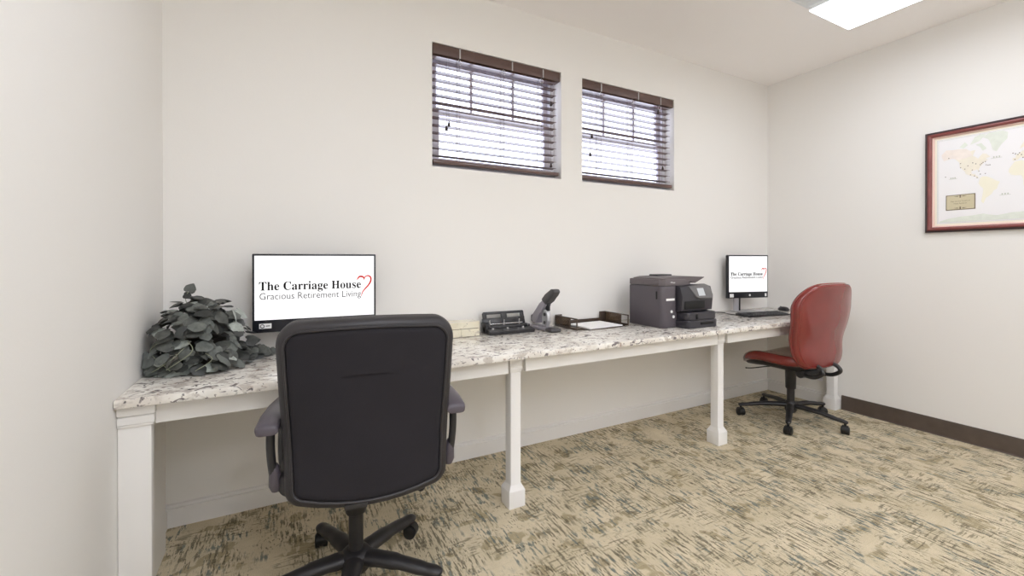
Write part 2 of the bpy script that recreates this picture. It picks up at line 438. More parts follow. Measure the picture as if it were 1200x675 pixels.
for o in fx.children:      # corner lens turned down to avoid a hot spot on the right wall
    if o.name.startswith('lens'): o.data = o.data.copy(); o.data.materials[0] = M_lens_dim
for o in [o for o in COL.objects if o.name.startswith('ceiling_light')]: o['group'] = 'wraparound ceiling lights'

# ------------------------------------------------------------------ blinds
def blind(W, label, nsl, zlow, tass):
    w2 = (W[1]-W[0])/2-.006; h = W[3]-W[2]
    t = thing('window_blind', label, 'blind', ((W[0]+W[1])/2, Y1+.038, W[2]), 0, 'wooden blinds in the two windows')
    b = B(); bx(b, -w2, w2, -.032, .028, h-.062, h-.002, .003); mk('valance', b, M_valance, t)
    for k in (-.62, .18, .70): b = B(); bx(b, w2*k-.004, w2*k+.004, -.0335, -.0315, h-.062, h-.002); mk('valance_clip', b, M_silver, t)
    b = B(); n = 5
    for i in range(nsl):
        z = zlow+i*.0445; dx = w2-.004
        top_ = []; bot = []
        for k in range(n+1):
            y = -.025+.05*k/n; c = .004*(1-(2*k/n-1)**2)
            top_.append((y, z+c+.0014+y*.03)); bot.append((y, z+c-.0014+y*.03))
        prism(b, top_+bot[::-1], -dx, dx-.020, 'x')
    mk('slats', b, M_slat, t, smooth=50)
    b = B(); bx(b, -w2+.004, w2-.004, -.027, .027, zlow-.048, zlow-.024, .004); mk('bottom_rail', b, M_slat, t)
    for k in (-.62, .05, .68):
        b = B()
        for y in (-.0275, .0275): cyl(b, (w2*k, y, zlow-.03), (w2*k, y, h-.06), .0011, seg=6)
        for i in range(nsl): cyl(b, (w2*k, -.0275, zlow+i*.0445-.002), (w2*k, .0275, zlow+i*.0445-.002), .0008, seg=5)
        mk('ladder_cord', b, M_cordd, t)
        b = B(); tube(b, smoothpath([(w2*k-.004, -.030, h-.065), (w2*k-.016, -.031, h-.085), (w2*k-.006, -.031, h-.10), (w2*k+.012, -.031, h-.088), (w2*k+.002, -.030, h-.07)]), .0014, 6)
        mk('cord_loop', b, M_cord, t)
    for (x, z) in tass:
        b = B(); cyl(b, (x, -.033, z), (x, -.033, h-.06), .0009, seg=6); co = mk('pull_cord', b, M_cordd, t)
        b = B(); lathe(b, [(.0015, .014), (.0055, .006), (.0085, -.008), (.0095, -.016), (.004, -.019)], (x, -.033, z), 12); mk('tassel', b, M_tassel, co)
blind(W1, 'wooden slat blind in the left window, above the black office chair', 14, .070, [(-.36, .235), (-.345, .26), (.37, .09), (.37, .50)])
blind(W2, 'wooden slat blind in the right window near the room corner', 14, .070, [(-.36, .33), (-.375, .20), (.33, .17), (.28, .60)])

# ------------------------------------------------------------------ swivel base shared by both chairs
def caster(leg, x, y, a, m=M_rubber):
    b = B(); ax = Vector((math.cos(a), math.sin(a), 0)); nx = Vector((-ax.y, ax.x, 0)); c = Vector((x, y, .027))
    for s in (-1, 1):
        tube(b, [c+ax*s*.005, c+ax*s*.008, c+ax*s*.022, c+ax*s*.025], [.022, .0265, .0265, .020], 20)
    cyl(b, (x, y, .03), (x, y, .078), .008, seg=12)
    tube(b, [c+ax*(-.018)+Vector((0, 0, .006)), c+ax*.018+Vector((0, 0, .006))], .0285, 16)
    mk('caster', b, m, leg)
def swivel_base(t, a0, R=.31, fat=1.0, zt=.09, zh=.115, spin=(0,)*5, m=M_black):
    b = B(); lathe(b, [(.036*fat, .062), (.045*fat, .075), (.045*fat, zh+.004), (.036*fat, zh+.016), (.028, zh+.02)]); mk('base_hub', b, m, t)
    for k in range(5):
        a = a0+k*2*PI/5; d = Vector((math.cos(a), math.sin(a), 0))
        pts = [d*.03+Vector((0, 0, zh-.012)), d*.09+Vector((0, 0, zh-.012)), d*(R*.55)+Vector((0, 0, zh-.018)), d*(R*.85)+Vector((0, 0, zt-.008)), d*R+Vector((0, 0, zt-.014)), d*(R+.016)+Vector((0, 0, zt-.02))]
        b = B(); tube(b, smoothpath(pts, 4), [x*fat for x in ([.030]*4+[.028]*4+[.024]*4+[.0215]*4+[.019, .018, .016, .012]+[.006])], 14, .72)
        lg = mk('leg', b, m, t)
        caster(lg, d.x*R, d.y*R, a+spin[k])
    b = B(); tube(b, [(0, 0, zh+.01), (0, 0, .30)], .0255, 24); mk('gas_column', b, m, t)

# ------------------------------------------------------------------ black executive chair (local +Y looks at the counter)
def rrect(wt, wb, zt, zb, r, bow, tbow, n=10, rb=None):
    r_top = r; r_bot = r if rb is None else rb
    """rounded trapezoid outline in x,z, clockwise list"""
    pts = []; h = zt-zb
    corners = [(1, 1), (-1, 1), (-1, -1), (1, -1)]
    for sx, sz in corners:
        r = r_top if sz > 0 else r_bot
        cz = (zt-r) if sz > 0 else (zb+r)
        w_ = wt if sz > 0 else wb
        cx = sx*(w_/2-r)
        a0 = {(1, 1): 0, (-1, 1): PI/2, (-1, -1): PI, (1, -1): 1.5*PI}[(sx, sz)]
        for k in range(n+1):
            a = a0+PI/2*k/n
            pts.append([cx+r*math.cos(a), cz+r*math.sin(a)])
    # subdivide straight runs
    out = []
    for i in range(len(pts)):
        a = pts[i]; c = pts[(i+1) % len(pts)]
        out.append(a)
        if i % (n+1) == n:
            for k in range(1, 8): out.append([a[0]+(c[0]-a[0])*k/8, a[1]+(c[1]-a[1])*k/8])
    for p in out:
        q = 1-(2*p[0]/max(wt, wb))**2
        tt = (p[1]-zb)/h
        p[1] += q*(tbow*max(0, tt*2-1) - bow*max(0, 1-tt*2))
    return out
def cushion(bm, args, layers, fn, mi=0, r0=.07, rb=.04):
    wt, wb, zt, zb, bow, tbow = args
    rings = []
    for y, ins in layers:
        o = rrect(wt-2*ins, wb-2*ins, zt-ins, zb+ins, max(.012, r0-ins*.6), bow, tbow, rb=max(.012, rb-ins*.4))
        rings.append([fn(x, y, z) for x, z in o])
    ringloft(bm, rings, cap=False, mi=mi)
    for rg in (rings[0], rings[-1]):
        c = Vector((0, 0, 0))
        for p in rg: c += Vector(p)
        c /= len(rg)
        for f_ in (.66, .33): pass
        r1 = [Vector(p).lerp(c, .5) for p in rg]
        ringloft(bm, [rg, r1], cap=False, mi=mi)
        vs = [bm.verts.new(p) for p in r1]; bm.faces.new(vs).material_index = mi
    bmesh.ops.remove_doubles(bm, verts=bm.verts[:], dist=1e-5)

ch = thing('office_chair', 'black high-back office chair with grey armrests, seen from behind in front of the left monitor', 'chair', (.236, 1.675, 0), rad(-8))
swivel_base(ch, rad(-36+8), .31, 1.18, .095, .12, spin=(.9, .3, 1.2, .5, .8))
b = B(); tube(b, [(0, 0, .272), (0, 0, .278), (0, 0, .395), (0, 0, .41)], [.034, .037, .041, .041], 24); bx(b, -.12, .12, -.10, .14, .405, .432, .006)
bx(b, -.035, .035, -.235, -.09, .405, .425, .006)
mk('seat_mechanism', b, M_black, ch)
b = B(); tube(b, smoothpath([(.08, .0, .418), (.15, -.03, .412), (.205, -.055, .395), (.222, -.06, .375)]), .006, 8)
tube(b, [(.222, -.060, .385), (.224, -.061, .38), (.228, -.062, .345), (.229, -.062, .338)], [.008, .015, .015, .008], 12, .6)
for k in range(4): box(b, (.226, -.073, .350+k*.009), (.016, .004, .003))
mk('height_lever', b, M_black2, ch)
b = B()
rings = []
for z, ins in ((.432, .06), (.437, .02), (.455, .0), (.50, .0), (.525, .02), (.532, .06)):
    o = rrect(.50-2*ins, .47-2*ins, .26-ins, -.20+ins, .09-ins*.6, 0, .02)
    rings.append([(x, y, z) for x, y in o])
ringloft(b, rings); mk('seat', b, M_leather, ch, smooth=60)
LEAN = rad(4)
def backf(x, y, z):     # y: depth from the rear face forward; the back leans and wraps gently
    yy = -.235+y+(x*x)*.55
    dz = z-.47
    return (x+.044, yy-dz*math.sin(LEAN)+.02*math.exp(-((dz-.15)/.12)**2), .47+dz*math.cos(LEAN))
BK = (.555, .515, 1.005, .432, .035, .012)
b = B()
cushion(b, BK, [(.012, .045), (.004, .034), (.0, .026), (.006, .012), (.022, .003), (.045, 0), (.075, .0), (.10, .012), (.112, .04)], backf)
br = mk('backrest', b, M_leather, ch, smooth=60)
b = B()
cushion(b, (BK[0]-.062, BK[1]-.062, BK[2]-.031, BK[3]+.031, .033, .012), [(.02, .0), (.003, .0), (-.001, .006), (-.0015, .02)], backf, r0=.045, rb=.026)
mk('back_panel', b, M_fabric, ch, smooth=60)
b = B()
o = rrect(BK[0]-.056, BK[1]-.056, BK[2]-.028, BK[3]+.028, .048, .034, .012, rb=.028)
tube(b, [backf(x, -.001, z) for x, z in o], .0042, 8, closed=True); mk('piping', b, M_leather, br)
b = B(); o = rrect(BK[0]-.004, BK[1]-.004, BK[2]-.002, BK[3]+.002, .07, .035, .012, rb=.04)
tube(b, [backf(x, .058, z) for x, z in o], .003, 6, closed=True); mk('seam', b, M_black, br)
for s in (-1, 1):
    b = B()
    # arm pad: broad flat plate with a blunt rear end
    rings = []
    for y, z, cx_, hw, ht in ((-.186, .668, .296, .024, .008), (-.184, .669, .296, .031, .014), (-.17, .673, .297, .035, .017), (-.10, .685, .295, .034, .017), (-.02, .694, .287, .030, .016), (.05, .697, .276, .026, .015), (.085, .694, .270, .022, .012), (.092, .692, .268, .014, .006)):
        rings.append([(.038+s*(cx_+hw*math.copysign(abs(math.cos(q))**.6, math.cos(q))), y, z+ht*math.copysign(abs(math.sin(q))**.7, math.sin(q))-.10*max(0, hw*math.cos(q))**1.0*.6) for q in [2*PI*k/20 for k in range(20)]])
    ringloft(b, rings)
    ar = mk('armrest', b, M_armpad, ch, smooth=55)
    b = B()
    tube(b, smoothpath([(.038+s*.292, -.145, .655), (.038+s*.292, -.145, .60), (.038+s*.288, -.135, .53), (.038+s*.280, -.115, .47), (.038+s*.25, -.08, .435), (.038+s*.12, -.04, .42)], 5), .013, 10, .8)
    tube(b, smoothpath([(.038+s*.280, .04, .68), (.038+s*.286, .05, .60), (.038+s*.286, .04, .52), (.038+s*.275, .02, .46), (.038+s*.24, .01, .432), (.038+s*.12, .0, .42)], 5), .013, 10, .8)
    mk('arm_support', b, M_black2, ar)
    b = B(); tube(b, [(.038+s*.284, -.13, .545), (.038+s*.284, -.13, .535), (.038+s*.281, -.122, .475), (.038+s*.280, -.12, .455)], [.010, .015, .021, .014], 14)
    mk('support_sleeve', b, M_armpad, ar)
    continue
    mk('arm_support', b, M_armpad, ar)

# ------------------------------------------------------------------ red task chair
rc = thing('task_chair', 'red leather swivel chair without arms at the far right end of the counter', 'chair', (3.345, 1.885, 0), rad(-5))
swivel_base(rc, rad(135+5), .335, .86, .098, .125, spin=(.4, 1.3, .2, .9, .6))
b = B(); tube(b, [(0, 0, .235), (0, 0, .24), (0, 0, .405)], [.030, .034, .038], 20); mk('column_sleeve', b, M_black, rc)
def saddle(x, y):  # seat surface offsets
    return .016*(x/.24)**2-.055*max(0, (y-.08)/.19)**2+.012*max(0, (-y-.1)/.1)
b = B()
rings = []
for dz, ins in ((-.052, .05), (-.05, .02), (-.036, .003), (-.015, 0), (.006, .008), (.018, .03), (.020, .07), (.014, .12)):
    o = rrect(.485-2*ins, .47-2*ins, .265-ins, -.215+ins, max(.03, .13-ins*.7), 0, .03)
    rings.append([(x, y, .482+dz+saddle(x, y)) for x, y in o])
ringloft(b, rings); mk('seat', b, M_red, rc, smooth=70)
b = B(); rings = []
for dz, ins in ((-.095, .13), (-.085, .08), (-.062, .03), (-.048, .018), (-.04, .02)):
    o = rrect(.485-2*ins, .47-2*ins, .265-ins, -.215+ins, max(.03, .13-ins*.6), 0, .03)
    rings.append([(x, y, .482+dz+saddle(x, y)) for x, y in o])
ringloft(b, rings); mk('seat_shell', b, M_black, rc, smooth=60)
b = B(); bx(b, -.065, .065, -.12, .10, .385, .425, .012); tube(b, [(-.10, -.13, .385), (-.095, -.13, .385), (.095, -.13, .385), (.10, -.13, .385)], [.024, .031, .031, .024], 18)
mk('tilt_mechanism', b, M_black2, rc)
b = B(); tube(b, smoothpath([(-.05, .05, .40), (-.16, .09, .392), (-.25, .12, .384), (-.30, .135, .386)]), [.006]*18+[.008], 8, .7); mk('height_lever', b, M_black, rc)
LR = rad(9)
def rbf(x, y, z):
    dz = z-.50
    # wraps forward at the sides, flares backwards at the top
    yy = -.250+y+.50*x*x-dz*math.sin(LR)*.6-.028*max(0, (dz-.38)/.15)**2 + .022*math.exp(-((dz-.13)/.1)**2)
    return (x, yy, z)
RB = (.560, .475, 1.012, .452, .012, .020)
def rcush(b, layers, A=RB, r0=.15):
    rings = []
    wt, wb, zt, zb, bow, tb = A
    for y, ins in layers:
        o = rrect(wt-2*ins, wb-2*ins, zt-ins, zb+ins, max(.03, r0-ins*.6), bow, tb, rb=max(.03, .11-ins*.6))
        def belly(x, z):
            q = max(0, min(1, (z-zb)/(zt-zb))); return x*(1+.035*math.sin(PI*min(1, q*1.0)))
        rings.append([rbf(belly(x, z), y, z) for x, z in o])
    ringloft(b, rings, cap=False)
    for rg in (rings[0], rings[-1]):
        c = sum((Vector(p) for p in rg), Vector())/len(rg)
        prev = rg
        for f_ in (.25, .5, .75):
            r1 = []
            for p in rg:
                q = Vector(p).lerp(c, f_); y0 = Vector(p).y
                base = rbf(q.x, 0, q.z)[1]; off = Vector(p).y-rbf(p[0], 0, p[2])[1]
                r1.append(Vector((q.x, base+off, q.z)))
            ringloft(b, [prev, r1], cap=False); prev = r1
        vs = [b.verts.new(p) for p in prev]; b.faces.new(vs)
    bmesh.ops.remove_doubles(b, verts=b.verts[:], dist=1e-5)
    return rings
b = B(); rcush(b, [(-.002, .012), (.004, .003), (.018, 0), (.045, .0), (.062, .012), (.072, .04)]); bk = mk('backrest', b, M_red, rc, smooth=60)
b = B(); rcush(b, [(.01, .016), (-.006, .016), (-.009, .024)]); mk('back_panel', b, M_red, rc, smooth=60)
for y, ins in ((-.001, .013), (.03, -.001)):
    b = B(); o = rrect(RB[0]-2*ins, RB[1]-2*ins, RB[2]-ins, RB[3]+ins, .15-ins*.6, RB[4], RB[5], rb=.11-ins*.6)
    tube(b, [rbf(x*(1+.035*math.sin(PI*max(0, min(1, (z-RB[3])/(RB[2]-RB[3]))))), y, z) for x, z in o], .0042, 8, closed=True); mk('piping', b, M_redpipe, bk)
for s in (-1, 1):
    b = B()
    tube(b, smoothpath([(s*.085, -.222, .50), (s*.086, -.235, .47), (s*.090, -.272, .45), (s*.095, -.285, .42), (s*.095, -.235, .385), (s*.085, -.17, .378), (s*.06, -.11, .385)], 6), .0135, 12)
    mk('back_bar', b, M_black2, rc)

# ------------------------------------------------------------------ monitors
def monitor(loc, rz, sw, shh, z0, bz, chin, label, stand):
    t = thing('monitor', label, 'monitor', loc, rz, 'computers showing the same sign')
    w2 = sw/2
    b = B(); bx(b, -w2-bz, w2+bz, 0, .028, z0-chin, z0+shh+bz, .003)
    bx(b, -w2*.7, w2*.7, .026, .05, z0+.01, z0+shh*.8, .012)
    mk('casing', b, M_bezel, t)
    b = B(); bx(b, -w2, w2, -.0012, .004, z0, z0+shh); sc = mk('screen', b, M_screen, t, smooth=0)
    yt = -.0018
    text_mesh('lettering', "𝐓𝐡𝐞 𝐂𝐚𝐫𝐫𝐢𝐚𝐠𝐞 𝐇𝐨𝐮𝐬𝐞", sw*.846, M_ink, sc, (-w2+sw*.034, yt, z0+shh*.462), (PI/2, 0, 0), height=shh*(.140 if stand == 'wide' else .088), off=(.004 if stand == 'wide' else .02))
    text_mesh('lettering', "Gracious Retirement Living", sw*.842, M_inkg, sc, (-w2+sw*.038, yt, z0+shh*(.318 if stand == 'wide' else .375)), (PI/2, 0, 0), height=shh*(.110 if stand == 'wide' else .070), off=(-.002 if stand == 'wide' else .02))
    # brush-stroke heart
    def stroke(pts, ws):
        bb = hb
        P = smoothpath([(-w2+sw*u, yt-.0002, z0+shh*(1-v)) for u, v in pts], 6); n = len(P)
        top_, bot = [], []
        for i, p in enumerate(P):
            d = P[min(i+1, n-1)]-P[max(i-1, 0)]; nn = Vector((-d.z, 0, d.x)).normalized()
            q = i/(n-1); wd = ws*math.sin(PI*(.08+.86*q))**.8
            top_.append(bb.verts.new(p+nn*wd)); bot.append(bb.verts.new(p-nn*wd))
        for i in range(n-1): bb.faces.new((top_[i], top_[i+1], bot[i+1], bot[i]))
    hb = B()
    stroke([(.845, .40), (.862, .355), (.885, .345), (.905, .365), (.912, .40)], shh*.015)
    stroke([(.905, .40), (.92, .35), (.945, .335), (.968, .36), (.970, .42), (.95, .49), (.92, .55), (.895, .61), (.882, .68)], shh*.013)
    mk('heart_logo', hb, M_heart, sc, smooth=0)
    if stand == 'wide':
        b = B(); bx(b, -w2+.018, -w2+.068, -.001, .002, z0-chin*.68, z0-chin*.28, .0005, 1); st = mk('sticker', b, M_label, t)
        b = B(); tube(b, [(-w2+.031+.0075*math.cos(a*PI/8), -.0016, z0-chin*.48+.0075*math.sin(a*PI/8)) for a in range(16)], .0018, 6, closed=True)
        bx(b, -w2+.045, -w2+.062, -.0018, 0, z0-chin*.5, z0-chin*.44); mk('sticker_print', b, M_inkg, st)
        b = B(); bx(b, -.03, .03, .028, .045, .012, z0+.05, .004); mk('stand_column', b, M_silver, t)
        b = B(); bx(b, -.11, .11, -.10, .075, .0005, .010, .004); mk('stand_base', b, M_silver, t)
    else:
        b = B(); bx(b, -w2+.008, -w2+.046, -.001, .002, z0-chin*.85, z0-chin*.30, .0005, 1); mk('sticker', b, M_label, t)
        b = B(); bx(b, w2-.024, w2-.006, -.001, .002, z0-chin*.78, z0-chin*.30, .0005, 1); mk('sticker', b, M_label, t)
        b = B(); cyl(b, (.015, -.001, z0-chin*.55), (.015, .002, z0-chin*.55), .009, seg=20); mk('round_badge', b, M_label, t)
        b = B(); bx(b, -.125, -.075, .022, .03, .008, z0-.0, .001); st = mk('stand_column', b, M_silver, t)
        b = B(); bx(b, -.070, -.062, .018, .032, .008, z0-chin+.01, .001); mk('column_edge', b, M_black2, st)
        b = B(); bx(b, -.13, .12, -.13, .055, .0005, .008, .003); mk('stand_base', b, M_silver, t)
    return t
monitor((.147, 2.285, ZC), rad(-2), .524, .296, .163, .009, .058, 'large black monitor with wide lit sign screen behind the black office chair', 'wide')
monitor((3.475, 2.305, ZC), rad(-13.5), .385, .300, .166, .010, .052, 'smaller squarish black monitor on a silver stand in the far right corner', 'small')

# ------------------------------------------------------------------ keyboard, mouse, cable
k = thing('keyboard', 'black slim keyboard on the granite in front of the far monitor', 'keyboard', (3.338, 2.09, ZC), rad(-8))
b = B(); prism(b, [(-.065, .0005), (.065, .0005), (.065, .019), (.055, .021), (-.062, .009)], -.215, .215, 'x', .001); mk('keyboard_case', b, M_black2, k)
b = B()
for r in range(5):
    for c in range(15):
        x = -.203+c*.0275; y = -.052+r*.0225; box(b, (x+.0055, y+.004, .0125+r*.0022), (.0235, .0185, .004), .001, 1)
mk('keys', b, M_bezel, k)
m_ = thing('computer_mouse', 'black computer mouse to the right of the keyboard', 'mouse', (3.795, 2.20, ZC), rad(-20))
b = B(); rings = []
for z, s in ((.0005, .9), (.006, 1), (.018, .96), (.028, .78), (.034, .45), (.0355, .15)):
    rings.append([(.031*s*math.cos(2*PI*i/24), .056*s*math.sin(2*PI*i/24)-.004*z/.03, z) for i in range(24)])
ringloft(b, rings); mk('mouse_shell', b, M_black2, m_, smooth=60)
b = B(); tube(b, [(-.003, .03, .028), (.003, .03, .028)], .008, 14); mk('scroll_wheel', b, M_rubber, m_)
b = B(); tube(b, smoothpath([(3.135, 2.185, ZC+.005), (3.15, 2.26, ZC+.004), (3.19, 2.33, ZC+.004), (3.12, 2.395, ZC+.004), (2.9, 2.41, ZC+.004), (2.66, 2.38, ZC+.004)]), .0035, 8)
o = mk('cable', b, M_black2); o['label'] = 'thin black cable on the counter running from keyboard to behind the printer'; o['category'] = 'cable'

# ------------------------------------------------------------------ printer
p = thing('printer', 'charcoal office inkjet printer on the granite counter beside the far monitor', 'printer', (2.338, 2.13, ZC), 0)
b = B()
# body outline seen from above: deep left column with a rounded corner, recessed centre-right front
pl = [(-.213, .145), (-.213, -.11)] + [(-.183+.03*math.cos(a), -.115+.03*math.sin(a)) for a in [PI+PI/2*i/6 for i in range(7)]] + \
     [(-.10, -.150), (-.09, -.140), (.15, -.150)] + [(.16+.055*math.cos(a), -.095+.055*math.sin(a)) for a in [-PI/2+PI/2*i/6 for i in range(7)]] + [(.215, .145)]
prism(b, pl, .002, .268, 'z', .003)
mk('body', b, M_printer, p)
b = B()   # scanner lid with the feeder's rising wing
def lidring(z, e, x1): 
    return [(-.213+e, .145-e), (-.213+e, -.115+e), (-.185, -.146+e), (-.02, -.150+e), (x1, -.13+e), (x1, .145-e)]
prism(b, lidring(0, 0, .06), .2695, .312, 'z', .006)
prism(b, [(-.205, .308), (.05, .300), (.07, .285), (.10, .284), (.185, .318), (.188, .323), (.12, .325), (.02, .330), (-.15, .326), (-.205, .318)], -.142, .12, 'y', .004)
mk('scanner_lid', b, M_printlid, p, smooth=35)
b = B(); bx(b, -.08, .06, .02, .10, .326, .338, .006); mk('feeder_guide', b, M_printer2, p)
b = B()   # dark front block
prism(b, [(-.145, .100), (-.188, .108), (-.198, .20), (-.178, .262), (-.13, .276), (-.12, .100)], -.088, .204, 'x', .006)
fr = mk('front_panel', b, M_printer2, p)
b = B(); bx(b, -.065, .120, -.1985, -.14, .120, .172, .003); mk('output_slot', b, M_hole, fr)
b = B()
RX = Matrix.Rotation(rad(-22), 3, 'X')
def cp(a, c):   # point on the sloped control surface
    v = RX @ Vector((a, -.004, c)); return (v.x+.085, v.y-.192, v.z+.226)
out = [(-.095, .045), (.085, .045), (.105, .03), (.110, -.02), (.095, -.045), (-.03, -.042), (-.055, -.03)]
v0 = [b.verts.new(cp(*q)) for q in out]; v1 = [b.verts.new(Vector(cp(*q))+RX @ Vector((0, .022, 0))) for q in out]
b.faces.new(v0); b.faces.new(v1[::-1])
for i in range(len(out)): j = (i+1) % len(out); b.faces.new((v0[j], v0[i], v1[i], v1[j]))
bmesh.ops.bevel(b, geom=list(b.faces[0].edges) if False else [e for e in b.edges if all(v in v0 for v in e.verts)], offset=.004, segments=2, profile=.5, affect='EDGES')
cpn = mk('control_panel', b, M_panel, p, smooth=50)
b = B(); v = [b.verts.new(Vector(cp(x, z))+RX @ Vector((0, -.0012, 0))) for x, z in ((-.03, .026), (.032, .026), (.032, -.026), (-.03, -.026))]; b.faces.new(v); mk('touchscreen', b, M_lcd, cpn, smooth=0)
b = B()   # paper tray at the bottom, sticking forward
pt = [(-.085, -.13)] + [(-.06+.02*math.cos(a), -.215+.02*math.sin(a)) for a in [PI+PI/2*i/5 for i in range(6)]] + [(.165+.045*math.cos(a), -.195+.045*math.sin(a)) for a in [-PI/2+PI/2*i/6 for i in range(7)]] + [(.21, -.13)]
prism(b, pt, .002, .050, 'z', .004)
prism(b, [(x*.96+.004, y+.006) for x, y in pt], .052, .100, 'z', .006)
tr = mk('paper_tray', b, M_printer2, p)
b = B(); bx(b, .03, .15, -.243, -.235, .022, .036, .002); mk('tray_handle', b, M_hole, tr); b = B(); bx(b, -.005, .010, -.2365, -.225, .058, .090, .002); mk('tray_latch', b, M_hole, tr)
b = B(); bx(b, -.182, -.108, -.1515, -.149, .176, .190); mk('white_label', b, M_label, p, smooth=0)
b = B(); cyl(b, (-.135, -.153, .105), (-.135, -.149, .105), .009, seg=16); mk('round_sticker', b, M_label, p); b = B(); cyl(b, (-.118, -.153, .072), (-.118, -.149, .072), .0095, seg=16); mk('round_sticker', b, M_label, p)
b = B(); bx(b, -.216, -.212, -.105, -.095, .185, .235); mk('side_grip', b, M_hole, p)
text_mesh('lettering', 'Officejet', .045, M_label, p, (-.150, -.1545, .288), (PI/2, 0, 0))

# ------------------------------------------------------------------ letter tray and paper
t = thing('letter_tray', 'smoked brown acrylic letter tray holding white paper', 'letter tray', (1.815, 2.295, ZC), rad(1))
b = B(); bx(b, -.212, .212, -.105, .122, .0005, .0045, .001)
prism(b, [(-.19, -.105), (-.12, -.125), (-.05, -.138), (.05, -.138), (.12, -.125), (.19, -.105)], .0005, .0045, 'z')
mk('tray_floor', b, M_smoke, t)
for s in (-1, 1):
    b = B(); x = s*.212
    bx(b, x-.003, x+.003, -.115, .122, 0.0005, .014, .001); bx(b, x-.003, x+.003, -.115, .122, .066, .074, .001)
    for y in (-.115, -.045, .116): bx(b, x-.003, x+.003, y, y+.007, .014, .066)
    sp = mk('side_panel', b, M_smokeframe, t)
    b = B(); bx(b, x-.0015, x+.0015, -.038, .116, .014, .066); mk('smoked_pane', b, M_smoke, sp, smooth=0)
    b = B(); bx(b, min(x, x-s*.05), max(x, x-s*.05), .116, .122, .0045, .074, .001); mk('back_corner', b, M_smokeframe, t)
b = B(); bx(b, -.162, .162, .117, .122, .0045, .030, .001); mk('back_rail', b, M_smokeframe, t)
b = B()
for i in range(6): box(b, (0, 0, .0012*i+.0006), (.28, .216, .0011), rot=Matrix.Rotation(rad(random.Random(i).uniform(-1, 1)), 3, 'Z'))
o = mk('paper_stack', b, M_paper, smooth=0); o.location = (1.825, 2.277, ZC+.0048); o.rotation_euler = (0, 0, rad(3))
o['label'] = 'thin stack of white paper sheets lying in the smoked letter tray'; o['category'] = 'paper'

# ------------------------------------------------------------------ heavy-duty stapler
t = thing('stapler', 'grey heavy-duty stapler with raised dark-tipped handle between hole punch and letter tray', 'stapler', (1.450, 2.305, ZC), rad(1))
t.scale = (1.1, 1.1, 1.02)
b = B(); bx(b, -.030, .030, -.055, .115, .001, .020, .005); bx(b, -.018, .018, -.06, .09, .020, .026, .003); mk('base', b, M_grey, t)
b = B(); bx(b, -.034, .034, -.118, -.052, .001, .023, .008, 3); bx(b, -.022, .022, -.108, -.06, .023, .026, .003); mk('front_foot', b, M_dkgrey, t)
b = B()
prism(b, [(.10, .035), (.115, .055), (.10, .085), (.025, .160), (-.015, .192), (-.04, .180), (-.03, .150), (.03, .095), (.045, .06), (.06, .035)], -.022, .022, 'x', .004)
mk('lever_body', b, M_grey, t)
b = B(); prism(b, [(.095, .03), (.125, .045), (.13, .07), (.115, .082), (.095, .075)], -.021, .021, 'x', .006); mk('rear_cap', b, M_dkgrey, t)
b = B(); prism(b, [(-.004, .176), (.004, .190), (-.03, .222), (-.088, .256), (-.114, .256), (-.124, .240), (-.108, .218), (-.062, .180), (-.03, .158)], -.023, .023, 'x', .008)
mk('handle_grip', b, M_dkgrey, t, smooth=50)
b = B(); prism(b, [(-.03, .028), (.01, .028), (.012, .085), (.0, .125), (-.03, .125), (-.046, .10), (-.046, .055)], -.013, .013, 'x', .004)
mg = mk('staple_head', b, M_silver, t)
b = B(); cyl(b, (-.016, -.02, .098), (.016, -.02, .098), .011, seg=16); mk('pivot', b, M_black2, mg); b = B(); cyl(b, (-.016, -.018, .048), (.016, -.018, .048), .010, seg=16); mk('pivot', b, M_black2, mg); b = B(); bx(b, -.008, .008, -.045, -.02, .12, .18, .003); mk('link', b, M_black2, mg)

# ------------------------------------------------------------------ three-hole punch
t = thing('hole_punch', 'black three-hole punch with open framed lever on the counter', 'hole punch', (1.205, 2.335, ZC), rad(0))
b = B()
bx(b, -.150, .150, -.068, .060, .001, .010, .003)
prism(b, [(-.070, .008), (-.070, .020), (-.045, .028), (-.02, .030), (-.02, .008)], -.150, .150, 'x', .003)
bx(b, -.155, .135, -.005, .03, .008, .044, .005)
bx(b, -.155, -.13, -.02, .055, .008, .062, .004); bx(b, .12, .145, -.02, .05, .008, .045, .004)
mk('base', b, M_black2, t)
RT = Matrix.Rotation(rad(-16), 3, 'X')
b = B()
def hp(x0, x1, z0, z1):
    c = RT @ Vector(((x0+x1)/2, 0, (z0+z1)/2)); box(b, (c.x, c.y+.035, c.z+.035), (x1-x0, .012, z1-z0), .0035, 2, RT)
hp(-.150, .140, .0, .052); hp(-.140, .135, .074, .090); hp(-.145, -.118, .045, .084); hp(-.022, .018, .045, .085); hp(.112, .138, .045, .085)
mk('lever', b, M_black2, t)
for x in (-.115, -.02, .085):
    b = B(); cyl(b, (x, .012, .03), (x, .012, .078), .0045, seg=12); mk('punch_pin', b, M_chrome, t)
    b = B(); lathe(b, [(.008, 0), (.008, .006), (.004, .009)], (x, -.035, .028), 12); mk('punch_stud', b, M_chrome, t)
b = B(); cyl(b, (-.12, .015, .052), (.11, .015, .052), .0035, seg=10); mk('pivot_rod', b, M_chrome, t)

